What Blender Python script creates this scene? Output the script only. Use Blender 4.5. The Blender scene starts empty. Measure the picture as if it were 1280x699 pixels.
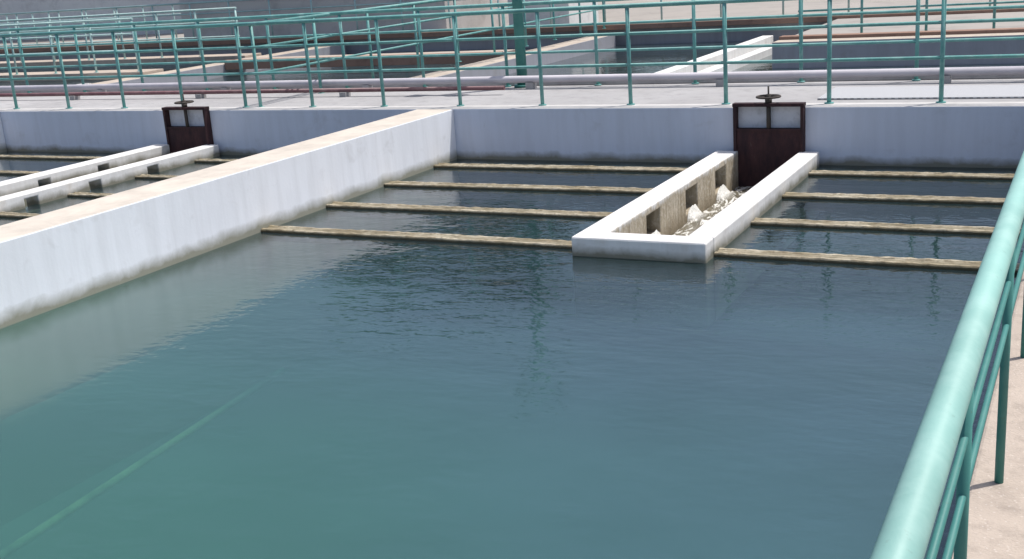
import bpy, bmesh, math, random
from mathutils import Vector, Matrix, noise as mnoise
random.seed(7)
scene=bpy.context.scene
COL=scene.collection
# ------------------------------------------------------------ helpers
def nt(name):
    m=bpy.data.materials.new(name);m.use_nodes=True
    t=m.node_tree;t.nodes.clear()
    return m,t
def N(t,typ,**kw):
    n=t.nodes.new(typ)
    for k,v in kw.items():
        if k in n.inputs: n.inputs[k].default_value=v
        else: setattr(n,k,v)
    return n
def ramp(t,src,stops):
    r=t.nodes.new('ShaderNodeValToRGB');e=r.color_ramp.elements
    while len(e)>1:e.remove(e[-1])
    e[0].position=stops[0][0];e[0].color=stops[0][1]
    for p,c in stops[1:]:
        x=e.new(p);x.color=c
    t.links.new(src,r.inputs['Fac']);return r
def g(v):return (v,v,v,1)
def c4(c):return (c[0],c[1],c[2],1)
def mixc(t,fac,a,b,mode='MIX'):
    m=t.nodes.new('ShaderNodeMix');m.data_type='RGBA';m.blend_type=mode
    for s,v in ((m.inputs[0],fac),(m.inputs[6],a),(m.inputs[7],b)):
        if hasattr(v,'is_linked'): t.links.new(v,s)
        elif isinstance(v,(int,float)): s.default_value=v
        else: s.default_value=c4(v)
    return m.outputs[2]
def math_(t,op,a,b=0.0,clamp=False):
    m=t.nodes.new('ShaderNodeMath');m.operation=op;m.use_clamp=clamp
    for i,v in enumerate((a,b)):
        if isinstance(v,(int,float)): m.inputs[i].default_value=v
        else: t.links.new(v,m.inputs[i])
    return m.outputs[0]
def maprange(t,v,a,b,smooth=False,lo=0.,hi=1.):
    n=N(t,'ShaderNodeMapRange');n.inputs['From Min'].default_value=a;n.inputs['From Max'].default_value=b
    n.inputs['To Min'].default_value=lo;n.inputs['To Max'].default_value=hi
    if smooth:n.interpolation_type='SMOOTHSTEP'
    t.links.new(v,n.inputs['Value']);return n.outputs[0]
def noise_(t,vec,scale,detail=4,rough=.55,dist=0):
    n=N(t,'ShaderNodeTexNoise');n.inputs['Scale'].default_value=scale;n.inputs['Detail'].default_value=detail
    n.inputs['Roughness'].default_value=rough;n.inputs['Distortion'].default_value=dist
    t.links.new(vec,n.inputs['Vector']);return n.outputs['Fac']
def mapping(t,vec,sc):
    m=N(t,'ShaderNodeMapping');m.inputs['Scale'].default_value=sc;t.links.new(vec,m.inputs['Vector']);return m.outputs[0]
def posnodes(t):
    gN=N(t,'ShaderNodeNewGeometry');s=N(t,'ShaderNodeSeparateXYZ');t.links.new(gN.outputs['Position'],s.inputs[0])
    n=N(t,'ShaderNodeSeparateXYZ');t.links.new(gN.outputs['True Normal'],n.inputs[0])
    return gN.outputs['Position'],s.outputs,n.outputs
def finish(t,col,rough=.7,bump=None,bdist=.01,spec=.4,metal=0,bstr=.6):
    b=N(t,'ShaderNodeBsdfPrincipled');o=N(t,'ShaderNodeOutputMaterial')
    if isinstance(col,tuple): b.inputs['Base Color'].default_value=c4(col)
    else: t.links.new(col,b.inputs['Base Color'])
    if isinstance(rough,(int,float)): b.inputs['Roughness'].default_value=rough
    else: t.links.new(rough,b.inputs['Roughness'])
    b.inputs['Metallic'].default_value=metal
    b.inputs['Specular IOR Level'].default_value=spec
    if bump is not None:
        bn=N(t,'ShaderNodeBump');bn.inputs['Distance'].default_value=bdist;bn.inputs['Strength'].default_value=bstr
        t.links.new(bump,bn.inputs['Height']);t.links.new(bn.outputs[0],b.inputs['Normal'])
    t.links.new(b.outputs[0],o.inputs[0])

def mat_painted_wall(name,base,top,dirt=(.22,.19,.15),streak=.5,algae=.06,algae_col=(.16,.14,.07),bump=.004):
    m,t=nt(name);pos,p,n=posnodes(t)
    big=noise_(t,pos,.9,3,.6);fine=noise_(t,pos,28,2,.6)
    st=noise_(t,mapping(t,pos,(5,5,.45)),1.6,4,.65)
    patch=noise_(t,pos,3.1,5,.65,.4)
    r1=ramp(t,st,[(.42,g(0)),(.75,g(1))]).outputs[0]
    col=mixc(t,math_(t,'MULTIPLY',r1,streak*.6),base,tuple(b*.62+d*.25 for b,d in zip(base,dirt)))
    col=mixc(t,math_(t,'MULTIPLY',ramp(t,big,[(.4,g(0)),(.7,g(1))]).outputs[0],.3),col,tuple(b*.82 for b in base))
    col=mixc(t,math_(t,'MULTIPLY',ramp(t,patch,[(.58,g(0)),(.70,g(1))]).outputs[0],streak*.25),col,dirt)
    topm=math_(t,'GREATER_THAN',n[2],.7)
    tc=mixc(t,ramp(t,patch,[(.35,g(0)),(.65,g(1))]).outputs[0],top,tuple(c*.76 for c in top))
    tc=mixc(t,math_(t,'MULTIPLY',fine,.25),tc,tuple(min(1,c*1.25) for c in top))
    col=mixc(t,topm,col,tc)
    wob=math_(t,'MULTIPLY',math_(t,'SUBTRACT',patch,.5),.14)
    z=math_(t,'ADD',p[2],wob)
    al=maprange(t,z,algae*1.7,algae*.35)
    col=mixc(t,math_(t,'MULTIPLY',al,.85),col,algae_col)
    col=mixc(t,maprange(t,p[2],0,-.7),col,(.05,.10,.08))  # greener and darker with depth: algae, plus light absorbed by water painted in
    finish(t,col,.75,math_(t,'ADD',math_(t,'MULTIPLY',fine,.5),patch),bump,.3)
    return m
def mat_concrete(name,a,b,scale=1.5,speck=.3,rough=.85):
    m,t=nt(name);pos,p,n=posnodes(t)
    big=noise_(t,pos,scale*.4,4,.65);mid=noise_(t,pos,scale*4,4,.7)
    col=mixc(t,ramp(t,big,[(.35,g(0)),(.65,g(1))]).outputs[0],a,b)
    col=mixc(t,math_(t,'MULTIPLY',ramp(t,mid,[(.5,g(0)),(.72,g(1))]).outputs[0],.5),col,tuple(x*.6 for x in b))
    if speck:
        v=N(t,'ShaderNodeTexVoronoi');v.inputs['Scale'].default_value=55;t.links.new(pos,v.inputs['Vector'])
        col=mixc(t,math_(t,'MULTIPLY',ramp(t,v.outputs['Distance'],[(.12,g(1)),(.22,g(0))]).outputs[0],speck),col,(.68,.62,.57))
        mid=math_(t,'ADD',noise_(t,pos,90,3,.6),mid)
    finish(t,col,rough,mid,.006,.2)
    return m
def mat_metalpaint(name,base,rust=.3,rough=.35,worn=(.55,.62,.58),spec=.5,wornf=.4):
    m,t=nt(name);pos,p,n=posnodes(t)
    a=noise_(t,pos,7,4,.65);b=noise_(t,pos,45,4,.7);c=noise_(t,pos,2,2)
    col=mixc(t,ramp(t,c,[(.35,g(0)),(.7,g(1))]).outputs[0],base,tuple(x*.82 for x in base))
    col=mixc(t,math_(t,'MULTIPLY',ramp(t,a,[(.45,g(0)),(.65,g(1))]).outputs[0],wornf),col,worn)
    rm=math_(t,'MULTIPLY',ramp(t,b,[(.64,g(0)),(.7,g(1))]).outputs[0],rust)
    col=mixc(t,rm,col,(.12,.08,.05))
    rr=math_(t,'ADD',math_(t,'MULTIPLY',a,.25),rough-.1)
    finish(t,col,rr,b,.001,spec)
    return m
def mat_rust(name,a=(.030,.015,.018),b=(.065,.028,.028)):
    m,t=nt(name);pos,p,n=posnodes(t)
    x=noise_(t,mapping(t,pos,(1,1,.35)),9,5,.7)
    col=mixc(t,ramp(t,x,[(.4,g(0)),(.65,g(1))]).outputs[0],a,b)
    col=mixc(t,math_(t,'MULTIPLY',ramp(t,x,[(.68,g(0)),(.75,g(1))]).outputs[0],.4),col,(.26,.23,.22))
    finish(t,col,.8,x,.004,.3)
    return m
def mat_beam():
    m,t=nt('crusty_trough');pos,p,n=posnodes(t)
    x=noise_(t,mapping(t,pos,(1,3,3)),2.2,5,.75);y=noise_(t,mapping(t,pos,(1,1.5,1)),20,4,.75)
    col=mixc(t,ramp(t,x,[(.38,g(0)),(.58,g(1))]).outputs[0],(.56,.50,.38),(.29,.24,.15))
    col=mixc(t,math_(t,'MULTIPLY',ramp(t,y,[(.44,g(0)),(.60,g(1))]).outputs[0],.75),col,(.13,.10,.055))
    al=maprange(t,math_(t,'ADD',p[2],math_(t,'MULTIPLY',math_(t,'SUBTRACT',y,.5),.05)),.030,.008)
    col=mixc(t,al,col,(.06,.05,.025))
    finish(t,col,.7,y,.012,.4)
    return m
def mat_water(name,green,blue,clear,ripple=1.0,base_fac=.35,ys=(7.6,5.8),tint=(.60,.78,.76),xs=None):
    m,t=nt(name);pos,p,n=posnodes(t)
    n1=noise_(t,mapping(t,pos,(1.0,1.5,1)),3.0,2,.5,.3)
    n2=noise_(t,mapping(t,pos,(1.0,1.8,1)),11,2,.5,.2)
    n3=noise_(t,pos,.7,1,.5)
    ampn=noise_(t,pos,.35,1,.5)
    ampr=ramp(t,ampn,[(.35,g(.45)),(.65,g(1))]).outputs[0]
    h=math_(t,'ADD',n1,math_(t,'MULTIPLY',n2,.34))
    h=math_(t,'MULTIPLY',h,ampr)
    h=math_(t,'ADD',h,math_(t,'MULTIPLY',n3,.7))
    gl=N(t,'ShaderNodeBsdfGlossy');gl.inputs['Roughness'].default_value=.012;gl.inputs['Color'].default_value=(1,1,1,1)
    if xs:
        # the water lies calmer, with only very fine ripples, along the dividing wall
        q=math_(t,'ADD',p[0],math_(t,'MULTIPLY',math_(t,'SUBTRACT',p[1],6.0),.5))
        h=math_(t,'MULTIPLY',h,maprange(t,q,xs[0],xs[1],True,.10,1.))
        t.links.new(maprange(t,q,xs[0],xs[1],True,.12,.012),gl.inputs['Roughness'])
    bn=N(t,'ShaderNodeBump');bn.inputs['Strength'].default_value=1;bn.inputs['Distance'].default_value=.0085*ripple
    t.links.new(h,bn.inputs['Height'])
    fr=N(t,'ShaderNodeFresnel');fr.inputs['IOR'].default_value=1.48;t.links.new(bn.outputs[0],fr.inputs['Normal'])
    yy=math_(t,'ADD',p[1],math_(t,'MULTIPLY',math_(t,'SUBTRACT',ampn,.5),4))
    if blue:
        yx=math_(t,'ADD',yy,math_(t,'MULTIPLY',math_(t,'ADD',p[0],4.0),.7))
        mc=mixc(t,maprange(t,yx,2.2,7.4,True),green,blue)
    else: mc=mixc(t,0.0,green,green)
    if clear: mc=mixc(t,maprange(t,yy,ys[1],ys[0],True),mc,clear)  # clear holds a darker murk near the troughs: dark reflection painted into the colour
    cl=noise_(t,pos,.8,2,.5,.6)
    mc=mixc(t,ramp(t,cl,[(.36,g(.25)),(.66,g(0))]).outputs[0],mc,(.045,.10,.09))
    d=N(t,'ShaderNodeBsdfDiffuse');t.links.new(mc,d.inputs['Color'])
    tr=N(t,'ShaderNodeBsdfTransparent');tr.inputs['Color'].default_value=c4(tint)
    m1=N(t,'ShaderNodeMixShader');m1.inputs[0].default_value=base_fac
    t.links.new(tr.outputs[0],m1.inputs[1]);t.links.new(d.outputs[0],m1.inputs[2])
    t.links.new(bn.outputs[0],gl.inputs['Normal'])
    m2=N(t,'ShaderNodeMixShader');t.links.new(fr.outputs[0],m2.inputs[0]);t.links.new(m1.outputs[0],m2.inputs[1]);t.links.new(gl.outputs[0],m2.inputs[2])
    o=N(t,'ShaderNodeOutputMaterial');t.links.new(m2.outputs[0],o.inputs[0])
    return m
def mat_silt(name,green,blue,clear,fac,ys=(7.8,5.8)):
    m,t=nt(name);pos,p,n=posnodes(t)
    yx=math_(t,'ADD',p[1],math_(t,'MULTIPLY',math_(t,'ADD',p[0],4.0),.7))
    mc=mixc(t,maprange(t,yx,2.2,7.4,True),green,blue)
    mc=mixc(t,maprange(t,p[1],ys[1],ys[0],True),mc,clear)  # same painted dark reflection carried into the silt and floor colours
    d=N(t,'ShaderNodeBsdfDiffuse');t.links.new(mc,d.inputs['Color'])
    if fac is None:
        o=N(t,'ShaderNodeOutputMaterial');t.links.new(d.outputs[0],o.inputs[0]);return m
    tr=N(t,'ShaderNodeBsdfTransparent')
    m1=N(t,'ShaderNodeMixShader');m1.inputs[0].default_value=fac
    t.links.new(tr.outputs[0],m1.inputs[1]);t.links.new(d.outputs[0],m1.inputs[2])
    o=N(t,'ShaderNodeOutputMaterial');t.links.new(m1.outputs[0],o.inputs[0]);return m

M={}
GR=(.078,.208,.168);BL=(.088,.165,.205);DARK_REFL=(.032,.052,.062)
M['white']=mat_painted_wall('white_painted_concrete',(.82,.83,.86),(.56,.50,.43),streak=.6,bump=.003,algae=.075,algae_col=(.18,.17,.10))
M['lav']=mat_painted_wall('bluish_painted_concrete',(.64,.67,.76),(.52,.50,.48),streak=.55)
M['farlav']=mat_painted_wall('far_stained_concrete',(.33,.33,.36),(.46,.39,.32),streak=.9)
M['launder']=mat_painted_wall('launder_painted_concrete',(.74,.73,.71),(.70,.68,.66),dirt=(.36,.28,.18),streak=.9,algae=.055,algae_col=(.12,.11,.06))
M['floor']=mat_silt('basin_floor_silt',(.070,.200,.158),(.078,.165,.195),(.03,.05,.055),None)
m,t=nt('submerged_pipe_silt');pos,p,n=posnodes(t)
a=noise_(t,mapping(t,pos,(1,1,1)),1.6,4,.7)
a2=math_(t,'MULTIPLY',ramp(t,a,[(.36,g(.15)),(.58,g(1))]).outputs[0],maprange(t,p[1],7.6,6.0,True))
finish(t,mixc(t,a2,(.07,.20,.158),(.44,.85,.40)),.9,None,0,.1);M['strip']=m
M['walk']=mat_concrete('walkway_concrete',(.40,.39,.39),(.32,.31,.31),1.3,.1)
M['nearwalk']=mat_concrete('near_walkway_concrete',(.44,.37,.31),(.34,.285,.24),2.2,.3)
M['ground']=mat_concrete('ground_concrete',(.35,.32,.29),(.29,.27,.25),.3,.0)
M['grayb']=mat_concrete('plain_gray_render',(.60,.57,.55),(.54,.51,.49),.5,.0)
M['grayd']=mat_concrete('dark_gray_render',(.24,.24,.26),(.20,.20,.22),.5,.0)
M['whiteb']=mat_concrete('white_render',(.7,.7,.68),(.6,.6,.6),.5,.0)
M['redbrown']=mat_concrete('red_oxide_coping',(.30,.19,.145),(.24,.15,.115),1.5,.0)
M['tan']=mat_concrete('tan_coping',(.44,.37,.31),(.37,.31,.26),1.5,.0)
M['teal']=mat_metalpaint('teal_weathered_paint',(.12,.33,.31),.3,.5,(.32,.50,.47),.4)
M['tealnear']=mat_metalpaint('teal_handrail_paint',(.28,.50,.45),.14,.5,(.42,.61,.56),.3,.3)
M['tealdark']=mat_metalpaint('dark_teal_and_shade',(.055,.21,.19),.4,.5,(.1,.25,.22),.3)  # pole colour; on the near lower rails and posts, shade painted as darker teal
M['palegreen']=mat_metalpaint('pale_turquoise_paint',(.38,.56,.54),.2,.5,(.55,.67,.65))
M['pipew']=mat_metalpaint('pale_lavender_pipe',(.52,.49,.53),.2,.6,(.56,.54,.56))
M['pipered']=mat_metalpaint('maroon_pipe',(.16,.07,.08),.4,.5,(.3,.2,.2))
M['rust']=mat_rust('rusty_steel')
M['darkmetal']=mat_rust('dark_spindle_steel',(.05,.045,.04),(.09,.07,.06))
M['panel']=mat_concrete('pale_gate_panel',(.60,.62,.68),(.52,.53,.58),3,.0)
M['beam']=mat_beam()
M['water']=mat_water('basin_water',GR,BL,DARK_REFL,1.05,xs=(-6.3,-4.9))
M['silt']=mat_silt('added_silt_sheet',(.074,.205,.162),(.082,.163,.200),(.028,.048,.056),.5)
M['waterfar']=mat_water('far_basin_water',(.035,.055,.065),None,None,1.0,.7)
# channel water: shallow brownish water with streaks of froth
m,t=nt('foamy_channel_water');pos,p,n=posnodes(t)
a=noise_(t,mapping(t,pos,(1.6,.55,1)),9,5,.7,1.2);b=noise_(t,pos,60,2,.6)
edge=maprange(t,p[2],-.205,-.165)
fm=math_(t,'MAXIMUM',ramp(t,a,[(.50,g(0)),(.58,g(.85))]).outputs[0],math_(t,'MULTIPLY',edge,ramp(t,b,[(.3,g(.5)),(.6,g(1))]).outputs[0]))
col=mixc(t,fm,(.15,.135,.10),(.74,.73,.69))
finish(t,col,math_(t,'ADD',math_(t,'MULTIPLY',fm,.5),.08),math_(t,'ADD',a,math_(t,'MULTIPLY',b,.2)),.02,.5);M['foam']=m
# stained inner wall
m,t=nt('stained_channel_concrete');pos,p,n=posnodes(t)
a=noise_(t,mapping(t,pos,(1,1.4,.5)),5,5,.7,.6);b=noise_(t,pos,26,4,.7);s=noise_(t,mapping(t,pos,(6,9,.8)),2,4,.7)
col=mixc(t,ramp(t,a,[(.36,g(0)),(.62,g(1))]).outputs[0],(.58,.51,.40),(.36,.30,.21))
col=mixc(t,math_(t,'MULTIPLY',ramp(t,s,[(.45,g(0)),(.65,g(1))]).outputs[0],.55),col,(.20,.155,.10))
col=mixc(t,math_(t,'MULTIPLY',ramp(t,b,[(.52,g(0)),(.64,g(1))]).outputs[0],.5),col,(.70,.65,.56))
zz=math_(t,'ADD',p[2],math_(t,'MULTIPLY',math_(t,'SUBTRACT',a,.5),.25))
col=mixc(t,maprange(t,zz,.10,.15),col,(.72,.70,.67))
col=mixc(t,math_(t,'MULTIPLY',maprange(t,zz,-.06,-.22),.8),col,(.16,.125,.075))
finish(t,col,.75,math_(t,'ADD',a,math_(t,'MULTIPLY',b,.5)),.02,.3);M['inner']=m
m,t=nt('steel_grating');pos,p,n=posnodes(t)
ch=N(t,'ShaderNodeTexChecker');ch.inputs['Scale'].default_value=30;t.links.new(pos,ch.inputs['Vector'])
col=mixc(t,ch.outputs['Fac'],(.50,.50,.51),(.28,.28,.29));finish(t,col,.6,None,.0,.4);M['grate']=m
M['glass']=mat_concrete('dark_window_pane',(.03,.035,.04),(.02,.025,.03),1,.0,.2)
m,t=nt('tree_foliage');pos,p,n=posnodes(t)
a=noise_(t,pos,.8,2);col=mixc(t,a,(.016,.038,.013),(.04,.08,.024));finish(t,col,.7,None,0,.15);M['leaf']=m
M['bark']=mat_rust('bark',(.07,.05,.035),(.12,.09,.06))

def box(bm,x0,x1,y0,y1,z0,z1):
    v=[bm.verts.new((x,y,z)) for z in (z0,z1) for y in (y0,y1) for x in (x0,x1)]
    for f in ((0,2,3,1),(4,5,7,6),(0,1,5,4),(2,6,7,3),(0,4,6,2),(1,3,7,5)):
        bm.faces.new([v[i] for i in f])
def tube(bm,a,b,r,seg=14,cap=True,r2=None):
    a=Vector(a);b=Vector(b);d=(b-a).normalized()
    u=d.orthogonal().normalized();w=d.cross(u)
    r2=r if r2 is None else r2
    A=[];B=[]
    for i in range(seg):
        an=2*math.pi*i/seg;o=u*math.cos(an)+w*math.sin(an)
        A.append(bm.verts.new(a+o*r));B.append(bm.verts.new(b+o*r2))
    for i in range(seg):
        j=(i+1)%seg;f=bm.faces.new((A[i],A[j],B[j],B[i]));f.smooth=True
    if cap:
        bm.faces.new(A[::-1]);bm.faces.new(B)
def obj(name,bm,mat,parent=None,loc=(0,0,0),bevel=0,label=None,cat=None,kind=None,group=None):
    bmesh.ops.recalc_face_normals(bm,faces=bm.faces[:])
    me=bpy.data.meshes.new(name);bm.to_mesh(me);bm.free();me.materials.append(mat)
    o=bpy.data.objects.new(name,me);COL.objects.link(o);o.location=loc
    if parent:o.parent=parent
    if bevel:
        b=o.modifiers.new('bevel','BEVEL');b.width=bevel;b.segments=2;b.limit_method='ANGLE'
    meta(o,label,cat,kind,group);return o
def meta(o,label=None,cat=None,kind=None,group=None):
    if label:o['label']=label
    if cat:o['category']=cat
    if kind:o['kind']=kind
    if group:o['group']=group
def empty(name,loc,label,cat,group=None):
    e=bpy.data.objects.new(name,None);COL.objects.link(e);e.location=loc;e.empty_display_size=.2
    meta(e,label,cat,None,group);return e
def bx(name,mat,dims,bevel=0,**kw):
    bm=bmesh.new();box(bm,*dims);return obj(name,bm,mat,bevel=bevel,**kw)

# ------------------------------------------------------------ dimensions
YB=11.484;HW=.58;XD=-6.62;XD2=-7.095;XL=-3.50;XR=-2.448;YL=7.676;HL=.147
BEAMY=[7.94,8.937,9.966,10.997]
XW=-.25
X3=-14.15;X3b=-14.6
YW=13.75   # far edge of the cross walkway
ZF=.18     # water level of the second basin row

# ------------------------------------------------------------ ground & setting
bx('ground',M['ground'],(-400,400,-400,400,-3.2,-3.1),kind='structure')
bx('ground_terrace',M['ground'],(-120,60,24.6,300,-3.1,.50),kind='structure')
bx('basin_floor',M['floor'],(-22,XW,-3,YB,-3.1,-1.35),kind='structure')
bx('far_basin_floor',M['floor'],(-60,3,YW,24.6,-3.1,-1.35),kind='structure')

def sheet(name,mat,x0,x1,y0,y1,holes,z=0):
    xs=sorted({x0,x1,*[h[0] for h in holes],*[h[1] for h in holes]})
    ys=sorted({y0,y1,*[h[2] for h in holes],*[h[3] for h in holes]})
    bm=bmesh.new();V={}
    def v(x,y):
        if (x,y) not in V:V[(x,y)]=bm.verts.new((x,y,z))
        return V[(x,y)]
    for i in range(len(xs)-1):
        for j in range(len(ys)-1):
            cx=(xs[i]+xs[i+1])/2;cy=(ys[j]+ys[j+1])/2
            if any(h[0]<cx<h[1] and h[2]<cy<h[3] for h in holes):continue
            bm.faces.new((v(xs[i],ys[j]),v(xs[i+1],ys[j]),v(xs[i+1],ys[j+1]),v(xs[i],ys[j+1])))
    return obj(name,bm,mat,kind='structure')
LW=.20
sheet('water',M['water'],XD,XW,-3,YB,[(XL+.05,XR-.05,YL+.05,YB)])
sheet('added_silt_sheet',M['silt'],XD,XW,-3,YB,[],-.62)  # silt sheet added under the surface to weaken sun shadows on the water
LL0,LL1=-11.16,-10.12
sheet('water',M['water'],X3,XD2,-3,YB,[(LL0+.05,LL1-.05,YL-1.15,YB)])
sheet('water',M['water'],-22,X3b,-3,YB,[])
sheet('water',M['waterfar'],-60,3,YW,24.3,[(-6.25,-5.45,16.05,24.3),(-18.85,-17.55,15.85,24.3)],ZF)

# walls
bx('basin_wall',M['lav'],(-22,1.6,YB,YB+.3,-3,HW),.008,label='long bluish grey painted concrete wall stained above the water',cat='wall')
bx('basin_wall',M['white'],(XD2,XD,-3,YB,-3,HW+.004),.012,label='white painted dividing wall with dusty beige top',cat='wall')
bx('basin_wall',M['white'],(X3b,X3,-3,YB,-3,HW+.004),.012,label='white painted dividing wall between outer basins',cat='wall')
bx('basin_wall',M['lav'],(XW,XW+.35,-3,YB,-3,HW-.10),0,label='concrete side wall below the walkway edge',cat='wall')
# walkways
bx('walkway',M['walk'],(-60,1.6,YB+.3,YW,-3,HW-.004),kind='structure')
bx('walkway_kerb',M['walk'],(-60,1.6,YW-.14,YW-.002,HW-.004,HW+.05),.01,kind='structure')
bx('walkway',M['nearwalk'],(XW-.03,2.2,-3,YB-.002,HW-.10,HW-.002),.012,kind='structure')
bx('walkway_subgrade',M['walk'],(XW+.36,2.2,-3,YB-.002,-3.1,HW-.104),kind='structure')
bx('steel_grating',M['grate'],(-2.6,1.4,12.02,12.95,HW-.0,HW+.015),label='checkered steel grating panel set in the walkway',cat='grating')
# far walls (second row of basins)
bx('basin_wall',M['farlav'],(-4.8,3,18.8,19.2,-1.5,HW+.02),.01,label='grey stained far tank wall',cat='wall')
bx('walkway',M['ground'],(-4.8,3,19.2,24.3,-1.3,HW),kind='structure')
bx('basin_wall',M['farlav'],(-60,3,24.3,24.6,-1.5,HW+.002),.01,label='far stained basin wall',cat='wall')
bx('walkway_coping',M['redbrown'],(-60,3,24.05,24.29,HW-.05,HW+.06),.01,kind='structure')
bx('walkway_coping',M['redbrown'],(-4.8,3,19.25,19.5,HW+.002,HW+.07),.01,kind='structure')
for xa,xb in ((-10.1,-9.6),(-17.3,-16.8)):
    bx('basin_wall',M['farlav'],(xa,xb,YW,24.04,-1.5,HW-.14),.01,label='tan topped dividing wall in second basin row',cat='wall')
for x0,x1,y0,y1 in ((-60,-17.31,17.6,18.2),(-60,-17.31,20.8,21.4),(-16.79,-10.11,19.6,20.2)):
    bx('walkway',M['tan'],(x0,x1,y0,y1,HW-.22,HW-.08),.01,kind='structure')
bx('walkway_coping',M['redbrown'],(-16.79,-10.11,19.48,19.598,HW-.26,HW-.06),.01,kind='structure')

# ------------------------------------------------------------ launders
def holed_wall(bm,x0,x1,y0,y1,z0,z1,holes):
    ys=sorted({y0,y1,*[h[0] for h in holes],*[h[1] for h in holes]})
    zs=sorted({z0,z1,*[h[2] for h in holes],*[h[3] for h in holes]})
    def hole(cy,cz):return any(h[0]<cy<h[1] and h[2]<cz<h[3] for h in holes)
    V={}
    def v(x,y,z):
        k=(x,y,z)
        if k not in V:V[k]=bm.verts.new(k)
        return V[k]
    for i in range(len(ys)-1):
        for j in range(len(zs)-1):
            a,b,c,d=ys[i],ys[i+1],zs[j],zs[j+1]
            if not hole((a+b)/2,(c+d)/2):
                for x in (x0,x1): bm.faces.new((v(x,a,c),v(x,b,c),v(x,b,d),v(x,a,d)))
                if i==0: bm.faces.new((v(x0,a,c),v(x1,a,c),v(x1,a,d),v(x0,a,d)))
                if i==len(ys)-2: bm.faces.new((v(x0,b,c),v(x1,b,c),v(x1,b,d),v(x0,b,d)))
                if j==0: bm.faces.new((v(x0,a,c),v(x1,a,c),v(x1,b,c),v(x0,b,c)))
                if j==len(zs)-2: bm.faces.new((v(x0,a,d),v(x1,a,d),v(x1,b,d),v(x0,b,d)))
            else:
                bm.faces.new((v(x0,a,c),v(x1,a,c),v(x1,b,c),v(x0,b,c)))
                bm.faces.new((v(x0,a,d),v(x1,a,d),v(x1,b,d),v(x0,b,d)))
                bm.faces.new((v(x0,a,c),v(x1,a,c),v(x1,a,d),v(x0,a,d)))
                bm.faces.new((v(x0,b,c),v(x1,b,c),v(x1,b,d),v(x0,b,d)))
def launder(x0,x1,y0,y1,lh,rh,label,z=HL,w=LW,zb=0,inner=None):
    e=empty('launder_channel',((x0+x1)/2,y0,0),label,'channel','concrete collecting launders')
    L=Vector(e.location)
    def sub(name,f,mat,bev=.012):
        bm=bmesh.new();f(bm);bmesh.ops.translate(bm,verts=bm.verts,vec=-L)
        return obj(name,bm,mat,parent=e,bevel=bev)
    lw=sub('channel_wall',lambda bm:holed_wall(bm,x0,x0+w+.03,y0+w+.001,y1,-.5,z,lh),M['launder'])
    if inner:
        lw.data.materials.append(inner)
        for f in lw.data.polygons:
            if f.center.z+L.z<z-.01 and abs((f.center.x+L.x)-x0)>.01:f.material_index=1
    sub('channel_wall',lambda bm:holed_wall(bm,x1-w,x1,y0+w+.001,y1,-.5,z,rh),M['launder'])
    sub('end_wall',lambda bm:box(bm,x0,x1,y0,y0+w,-.5,z+.002),M['launder'],.015)
    sub('channel_floor',lambda bm:box(bm,x0+w+.031,x1-w-.001,y0+w+.002,y1,-.5,-.36),M['launder'],0)
    bm=bmesh.new();nx=24;ny=150;V=[]
    for j in range(ny+1):
        for i in range(nx+1):
            x=x0+w+.033+(x1-x0-2*w-.036)*i/nx;y=y0+w+.003+(y1-y0-w-.006)*j/ny
            zz=-.22+zb+.007*mnoise.noise(Vector((x*5,y*5,1)))+.005*mnoise.noise(Vector((x*14,y*14,4)))
            for h in lh:
                hw=(h[1]-h[0])/2
                dy=(y-(h[0]+h[1])/2)/hw;dx=max(0,x-x0-w-.03)/.075
                sp=max(0,1-dy**4)*math.exp(-dx*1.3)
                zz+=(h[2]+.05+.22-zb)*sp*(1+.12*mnoise.noise(Vector((x*20,y*26,2))))
            V.append(bm.verts.new((x,y,zz)))
    for j in range(ny):
        for i in range(nx):
            a=j*(nx+1)+i;f=bm.faces.new((V[a],V[a+1],V[a+nx+2],V[a+nx+1]));f.smooth=True
    bmesh.ops.translate(bm,verts=bm.verts,vec=-L);obj('foamy_water',bm,M['foam'],parent=e)
    return e,L
mh=[(8.70,9.03,-.135,.08),(9.72,10.06,-.135,.08),(10.62,10.98,-.135,.08)]
e,L=launder(XL,XR,YL,YB-.06,mh,[],'white concrete collecting channel with stained notched inner wall',inner=M['inner'])
h2=[(a-.09,a+.09,-.05,.095) for a in (8.40,9.30,10.22)]
launder(LL0,LL1,YL-1.2,YB-.06,h2,[(7.41,7.59,-.05,.095)]+h2,'white concrete collecting channel with square dark notches')

# ------------------------------------------------------------ troughs across the basin
def beam(x0,x1,y,lab,w=.15):
    bm=bmesh.new();n=int((x1-x0)/.03)+2
    prof=[(-.5,-.08),(-.5,.020),(-.46,.030),(-.30,.031),(-.24,.024),(0,.019),(.24,.024),(.30,.031),(.46,.030),(.5,.020),(.5,-.08)]
    rings=[]
    for i in range(n+1):
        x=x0+(x1-x0)*i/n
        jy=.003*mnoise.noise(Vector((x*.8,y*7,0)));jz=.003*mnoise.noise(Vector((x*1.1,y*3,5)))
        rings.append([bm.verts.new((x-x0,jy+a*w+.006*mnoise.noise(Vector((x*12,a*4+y,2))),(b if b<0 else b+jz+.007*mnoise.noise(Vector((x*14,a*4+y,7)))))) for a,b in prof])
    k=len(prof)
    for i in range(n):
        for j in range(k):
            q=(j+1)%k;bm.faces.new((rings[i][j],rings[i][q],rings[i+1][q],rings[i+1][j]))
    bm.faces.new(rings[0]);bm.faces.new(rings[-1][::-1])
    obj('collecting_trough',bm,M['beam'],loc=(x0,y,0),label=lab,cat='trough',group='troughs across the basin')
for i,y in enumerate(BEAMY):
    beam(XD+.004,XL-.004,y,'crusty brown-stained trough between dividing wall and channel')
    beam(XR+.004,XW-.004,y,'crusty brown-stained trough between channel and side wall')
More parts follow.
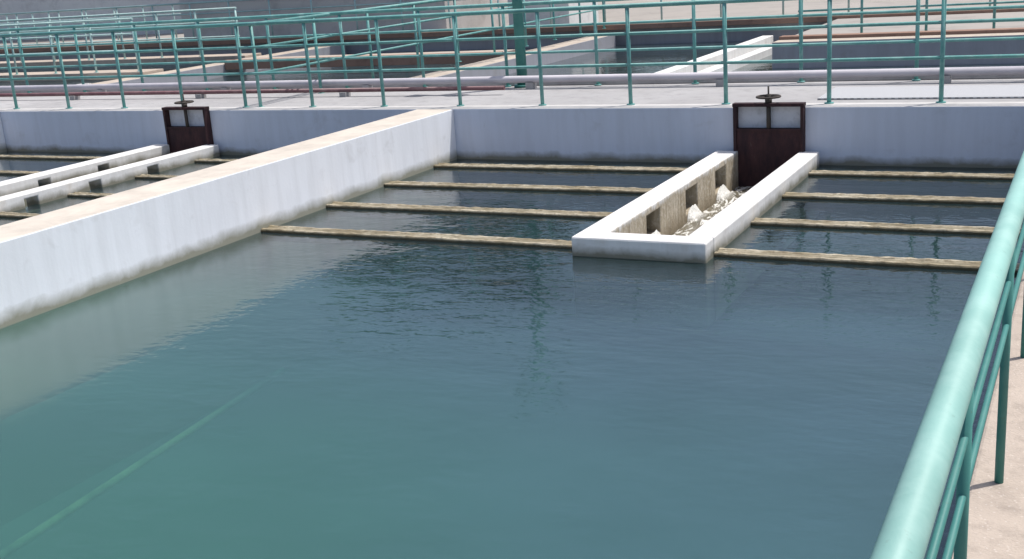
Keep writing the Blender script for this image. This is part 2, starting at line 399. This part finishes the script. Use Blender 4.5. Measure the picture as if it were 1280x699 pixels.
for y in BEAMY:
    beam(X3+.004,LL0-.004,y,'crusty brown-stained trough in the outer basin',.12)
    beam(LL1+.004,XD2-.004,y,'crusty brown-stained trough in the outer basin',.12)

# ------------------------------------------------------------ sluice gates
def gate(cx,label):
    e=empty('sluice_gate',(cx,YB-.06,0),label,'sluice gate','rusty sluice gates')
    w=.355
    bm=bmesh.new()
    box(bm,-w,-w+.03,-.04,.055,-.35,.60);box(bm,w-.03,w,-.04,.055,-.35,.60)
    box(bm,-w-.005,w+.005,-.045,.055,.60,.632);box(bm,-w+.03,w-.03,-.03,.05,.355,.375)
    obj('gate_frame',bm,M['rust'],parent=e)
    bm=bmesh.new();box(bm,-w+.032,w-.032,-.02,.045,-.36,.353)
    obj('gate_plate',bm,M['rust'],parent=e)
    bm=bmesh.new();box(bm,-w+.032,w-.032,.046,.054,.377,.598)
    obj('back_panel',bm,M['panel'],parent=e)
    bm=bmesh.new();tube(bm,(0,0,.36),(0,0,.633),.022,12);tube(bm,(0,0,.633),(0,0,.80),.009,10)
    tube(bm,(0,0,.634),(0,0,.68),.035,14)
    obj('spindle',bm,M['darkmetal'],parent=e)
    bm=bmesh.new();R=.115;r=.011;n=32;k=8;V=[]
    for i in range(n):
        a=2*math.pi*i/n
        V.append([bm.verts.new(((R+r*math.cos(2*math.pi*j/k))*math.cos(a),(R+r*math.cos(2*math.pi*j/k))*math.sin(a),r*math.sin(2*math.pi*j/k))) for j in range(k)])
    for i in range(n):
        for j in range(k):
            f=bm.faces.new((V[i][j],V[(i+1)%n][j],V[(i+1)%n][(j+1)%k],V[i][(j+1)%k]));f.smooth=True
    for i in range(4):
        a=math.pi*i/2+.5;tube(bm,(.02*math.cos(a),.02*math.sin(a),0),(R*math.cos(a),R*math.sin(a),0),.007,8)
    tube(bm,(0,0,-.025),(0,0,.025),.026,12)
    obj('handwheel',bm,M['darkmetal'],parent=e,loc=(0,0,.695))
gate(-2.955,'dark maroon sluice gate with handwheel on the basin wall')
gate(-10.60,'dark maroon sluice gate with handwheel on the basin wall')

# ------------------------------------------------------------ fences
def fence(name,p0,p1,n,label,mat,h=1.05,rails=(.43,.76,1.05),pr=.022,rr=.017,topr=.024,postmat=None,seg=10,ext=0,flange=True,railmat=None):
    p0=Vector(p0);p1=Vector(p1);e=empty(name,p0,label,'railing','teal railings')
    d=(p1-p0);u=d.normalized()
    bm=bmesh.new();tube(bm,(0,0,.0),(0,0,h-.02),pr,seg)
    if flange:tube(bm,(0,0,0),(0,0,.012),pr*2.1,seg)
    first=obj('post',bm,postmat or mat,parent=e)
    for i in range(1,n):
        q=first.copy();q.location=d*i/(n-1);q.parent=e;COL.objects.link(q)
    for z in rails:
        top=(z==rails[-1]);bm=bmesh.new()
        tube(bm,Vector((0,0,z))-u*(.03+ext),d+Vector((0,0,z))+u*.03,topr if top else rr,28 if top else seg)
        obj('top_rail' if top else 'rail',bm,mat if top else (railmat or mat),parent=e)
    return e
fence('railing',(-14.10-1.06*5,YB+.25,HW),(-.30,YB+.25,HW),19,'teal tubular steel railing along the basin wall',M['teal'])
fence('railing',(-30,YW-.2,HW),(2.0,YW-.2,HW),26,'teal tubular steel railing on far walkway edge',M['teal'])
fence('railing',(-30,24.45,HW),(2.0,24.45,HW),25,'pale turquoise railing behind the second basin row',M['palegreen'])
fence('railing',(-40,27.5,.5),(-23,27.5,.5),15,'pale turquoise railing behind the basins',M['palegreen'])
fence('railing',(-40,17.7,HW-.08),(-17.5,17.7,HW-.08),20,'pale turquoise railing on a level walkway',M['palegreen'])
fence('railing',(-40,20.9,HW-.08),(-17.5,20.9,HW-.08),20,'pale turquoise railing on a level walkway',M['palegreen'])
fence('railing',(-9.65,YB+.30,HW-.01),(-9.85,24.0,HW-.01),10,'teal railing crossing the walkway and along a dividing wall',M['teal'])
fence('railing',(-4.6,19.9,HW),(2.5,19.9,HW),8,'teal railing on the far tank wall',M['teal'])
fence('railing',(-.20,-1.15,HW-.002),(-.20,YB+.016,HW-.002),12,'thick pale teal handrail with worn paint beside the walkway',M['tealnear'],h=.83,rails=(.50,.63,.73,.83),pr=.013,rr=.008,topr=.0315,seg=16,postmat=M['tealdark'],railmat=M['tealdark'],ext=1.2,flange=False)

def pipe(y,x0,x1,z,r,mat,label):
    e=empty('service_pipe',(x0,y,HW),label,'pipe')
    bm=bmesh.new();tube(bm,(0,0,z),(x1-x0,0,z),r,16);obj('pipe_run',bm,mat,parent=e)
    for k in range(int((x1-x0)/2.5)):
        bm=bmesh.new();box(bm,-.05,.05,-.06,.06,0,z-r+.01);obj('pipe_support',bm,M['walk'],parent=e,loc=(k*2.5+1,0,-.004))
pipe(13.30,-30,2,.12,.045,M['pipew'],'long pale lavender pipe along the walkway edge')
pipe(12.75,-30,-6.6,.08,.028,M['pipered'],'thin maroon pipe along the walkway')

e=empty('lamp_pole',(-6.72,YW-.25,HW),'teal lamp pole rising from the walkway railing','pole')
bm=bmesh.new();tube(bm,(0,0,.02),(0,0,2.9),.068,16,r2=.062);tube(bm,(0,0,0),(0,0,.03),.11,16);obj('shaft',bm,M['tealdark'],parent=e)
bm=bmesh.new();tube(bm,(-.42,.1,2.92),(.42,-.1,2.92),.022,10);obj('bracket',bm,M['tealdark'],parent=e)
for s in (1,-1):
    bm=bmesh.new();box(bm,s*.30-.12,s*.30+.12,-.1,.1,2.94,3.06);obj('lamp_head',bm,M['grayd'],parent=e,bevel=.02)

launder(-6.3,-5.4,16.0,23.9,[],[],'white concrete channel in the second basin row',z=ZF+.13,zb=.18)
launder(-18.9,-17.5,15.8,17.5,[],[],'white concrete channel in the second basin row',z=ZF+.13,zb=.18)

# ------------------------------------------------------------ buildings
def building(name,x0,x1,y0,y1,h,mat,label,wins):
    e=empty(name,((x0+x1)/2,y0,.5),label,'building')
    L=Vector(e.location)
    bm=bmesh.new();box(bm,x0,x1,y0,y1,.5,.5+h);bmesh.ops.translate(bm,verts=bm.verts,vec=-L);obj('wall',bm,mat,parent=e)
    bm=bmesh.new();box(bm,x0-.25,x1+.25,y0-.25,y1+.25,.5+h,.7+h);bmesh.ops.translate(bm,verts=bm.verts,vec=-L);obj('roof',bm,M['walk'],parent=e,bevel=.02)
    for (wx,wz,ww,wh) in wins:
        bm=bmesh.new();box(bm,wx-ww/2,wx+ww/2,y0-.02,y0+.05,wz,wz+wh)
        bmesh.ops.translate(bm,verts=bm.verts,vec=-L);win=obj('window',bm,M['glass'],parent=e)
        bm=bmesh.new();a,b,c,d=wx-ww/2-.03,wx+ww/2+.03,wz-.03,wz+wh+.03;q=.08
        o_=[bm.verts.new((x,y0-.04,z)) for x,z in ((a,c),(b,c),(b,d),(a,d))];i_=[bm.verts.new((x,y0-.04,z)) for x,z in ((a+q,c+q),(b-q,c+q),(b-q,d-q),(a+q,d-q))]
        for k in range(4): bm.faces.new((o_[k],o_[(k+1)%4],i_[(k+1)%4],i_[k]))
        bmesh.ops.translate(bm,verts=bm.verts,vec=-L);obj('frame',bm,M['whiteb'],parent=win)
building('pump_house',-22.5,-14.2,24.62,32,3.6,M['grayb'],'plain grey rendered pump house behind the basins',[(-20.5,2.4,1.2,1.0),(-17,2.4,1.2,1.0)])
building('filter_building',-40,-27,31,38,5.5,M['whiteb'],'pale filter building with dark windows',[(-38+i*2.6,3.6,1.4,1.2) for i in range(4)])
building('control_room',-12.9,-11.3,25.4,27.2,2.4,M['whiteb'],'small white rendered control room',[])
building('office_building',-8,16,44,54,6.8,M['grayd'],'long grey office building beyond the tanks',[(-6+i*2.6,2+k*2.4,1.5,1.2) for i in range(8) for k in range(2)])

# ------------------------------------------------------------ trees
def tree_mesh(seed,h):
    rnd=random.Random(seed);bt=bmesh.new();bc=bmesh.new()
    pts=[Vector((0,0,0)),Vector((.15,.1,h*.25)),Vector((-.1,.2,h*.5)),Vector((.1,0,h*.75))];rr=[.32,.26,.18,.08]
    for i in range(3):tube(bt,pts[i],pts[i+1],rr[i],10,True,rr[i+1])
    cl=[]
    for i in range(20):
        a=rnd.uniform(0,6.28);z=h*rnd.uniform(.25,.90);r=h*.26*(1-abs(z/h-.55)*1.5)*rnd.uniform(.5,1.1)
        c=Vector((math.cos(a)*r,math.sin(a)*r,z));cl.append((c,h*rnd.uniform(.09,.15)))
        tube(bt,Vector((0,0,max(h*.2,z-h*.2))),c,.09,6,True,.02)
    for c,r in cl:
        for k in range(230):
            d=Vector((rnd.gauss(0,1),rnd.gauss(0,1),rnd.gauss(0,.8)));d=d.normalized()*r*rnd.uniform(.4,1.1)
            p=c+d;s=rnd.uniform(.18,.36);u=Vector((rnd.gauss(0,1),rnd.gauss(0,1),rnd.gauss(0,1))).normalized();w=u.orthogonal().normalized()
            bc.faces.new([bc.verts.new(p+u*s),bc.verts.new(p+w*s*.6),bc.verts.new(p-u*s),bc.verts.new(p-w*s*.6)])
    out=[]
    for nm,bm_,mt in (('trunk',bt,M['bark']),('crown',bc,M['leaf'])):
        me=bpy.data.meshes.new(nm);bm_.to_mesh(me);bm_.free();me.materials.append(mt);out.append(me)
    return out
tm=[tree_mesh(1,10),tree_mesh(2,10)]
for i,(x,y,s) in enumerate([(-33.0,45,1.0),(-30.5,44,1.16),(-28,45,1.24),(-25.5,45,1.20),(-23.2,46,1.0),(-38,46,.75),(-18,44,.72),(-12,45,.68),(-45,47,.75),(-51,46,.8),(-57,45,.85)]):
    e=empty('tree',(x,y,.5),'leafy dark green tree behind the plant','tree','trees behind the plant')
    e.scale=(s,s,s);e.rotation_euler=(0,0,i*1.3)
    for nm,me in zip(('trunk','crown'),tm[i%2]):
        o=bpy.data.objects.new(nm,me);COL.objects.link(o);o.parent=e

bm=bmesh.new()
for k in range(12):
    a=Vector((-6.02,2.5,-1.325)).lerp(Vector((-6.60,7.9,-1.325)),k/12);b=Vector((-6.02,2.5,-1.325)).lerp(Vector((-6.60,7.9,-1.325)),(k+1)/12)
    tube(bm,a,b,.028,10,k in(0,11))
obj('submerged_pipe',bm,M['strip'],label='thin pale green pipe lying on the basin floor',cat='pipe')

# ------------------------------------------------------------ camera
f,yaw,pit,roll=1434.0167,-0.4829,0.2724,-0.0709
F=Vector((math.sin(yaw)*math.cos(pit),math.cos(yaw)*math.cos(pit),-math.sin(pit)))
R0=Vector((math.cos(yaw),-math.sin(yaw),0));U0=R0.cross(F)
R=math.cos(roll)*R0+math.sin(roll)*U0;U=-math.sin(roll)*R0+math.cos(roll)*U0
cd=bpy.data.cameras.new('Camera');co=bpy.data.objects.new('Camera',cd);COL.objects.link(co)
mt=Matrix(((R.x,U.x,-F.x,0),(R.y,U.y,-F.y,0),(R.z,U.z,-F.z,2.2),(0,0,0,1)))
co.matrix_world=mt
cd.sensor_width=36;cd.lens=f/1280*36;cd.clip_start=.05;cd.clip_end=2000
scene.camera=co

# ------------------------------------------------------------ light
w=bpy.data.worlds.new('World');scene.world=w;w.use_nodes=True
t=w.node_tree;bg=t.nodes['Background']
sk=t.nodes.new('ShaderNodeTexSky');sk.sky_type='NISHITA';sk.sun_disc=False
el=math.radians(69);az=math.radians(48)
S=Vector((math.sin(az)*math.cos(el),math.cos(az)*math.cos(el),math.sin(el)))
sk.sun_elevation=el;sk.sun_rotation=az
sk.air_density=1.0;sk.dust_density=3.0;sk.ozone_density=1.2
t.links.new(sk.outputs[0],bg.inputs['Color']);bg.inputs['Strength'].default_value=.15
sl=bpy.data.lights.new('Sun','SUN');sl.energy=4.5;sl.angle=math.radians(.7);sl.color=(1,.97,.92)
so=bpy.data.objects.new('Sun',sl);COL.objects.link(so);so.rotation_euler=S.to_track_quat('Z','Y').to_euler()
so.location=(10,5,20)
scene.view_settings.view_transform='Standard';scene.view_settings.look='None';scene.view_settings.exposure=0
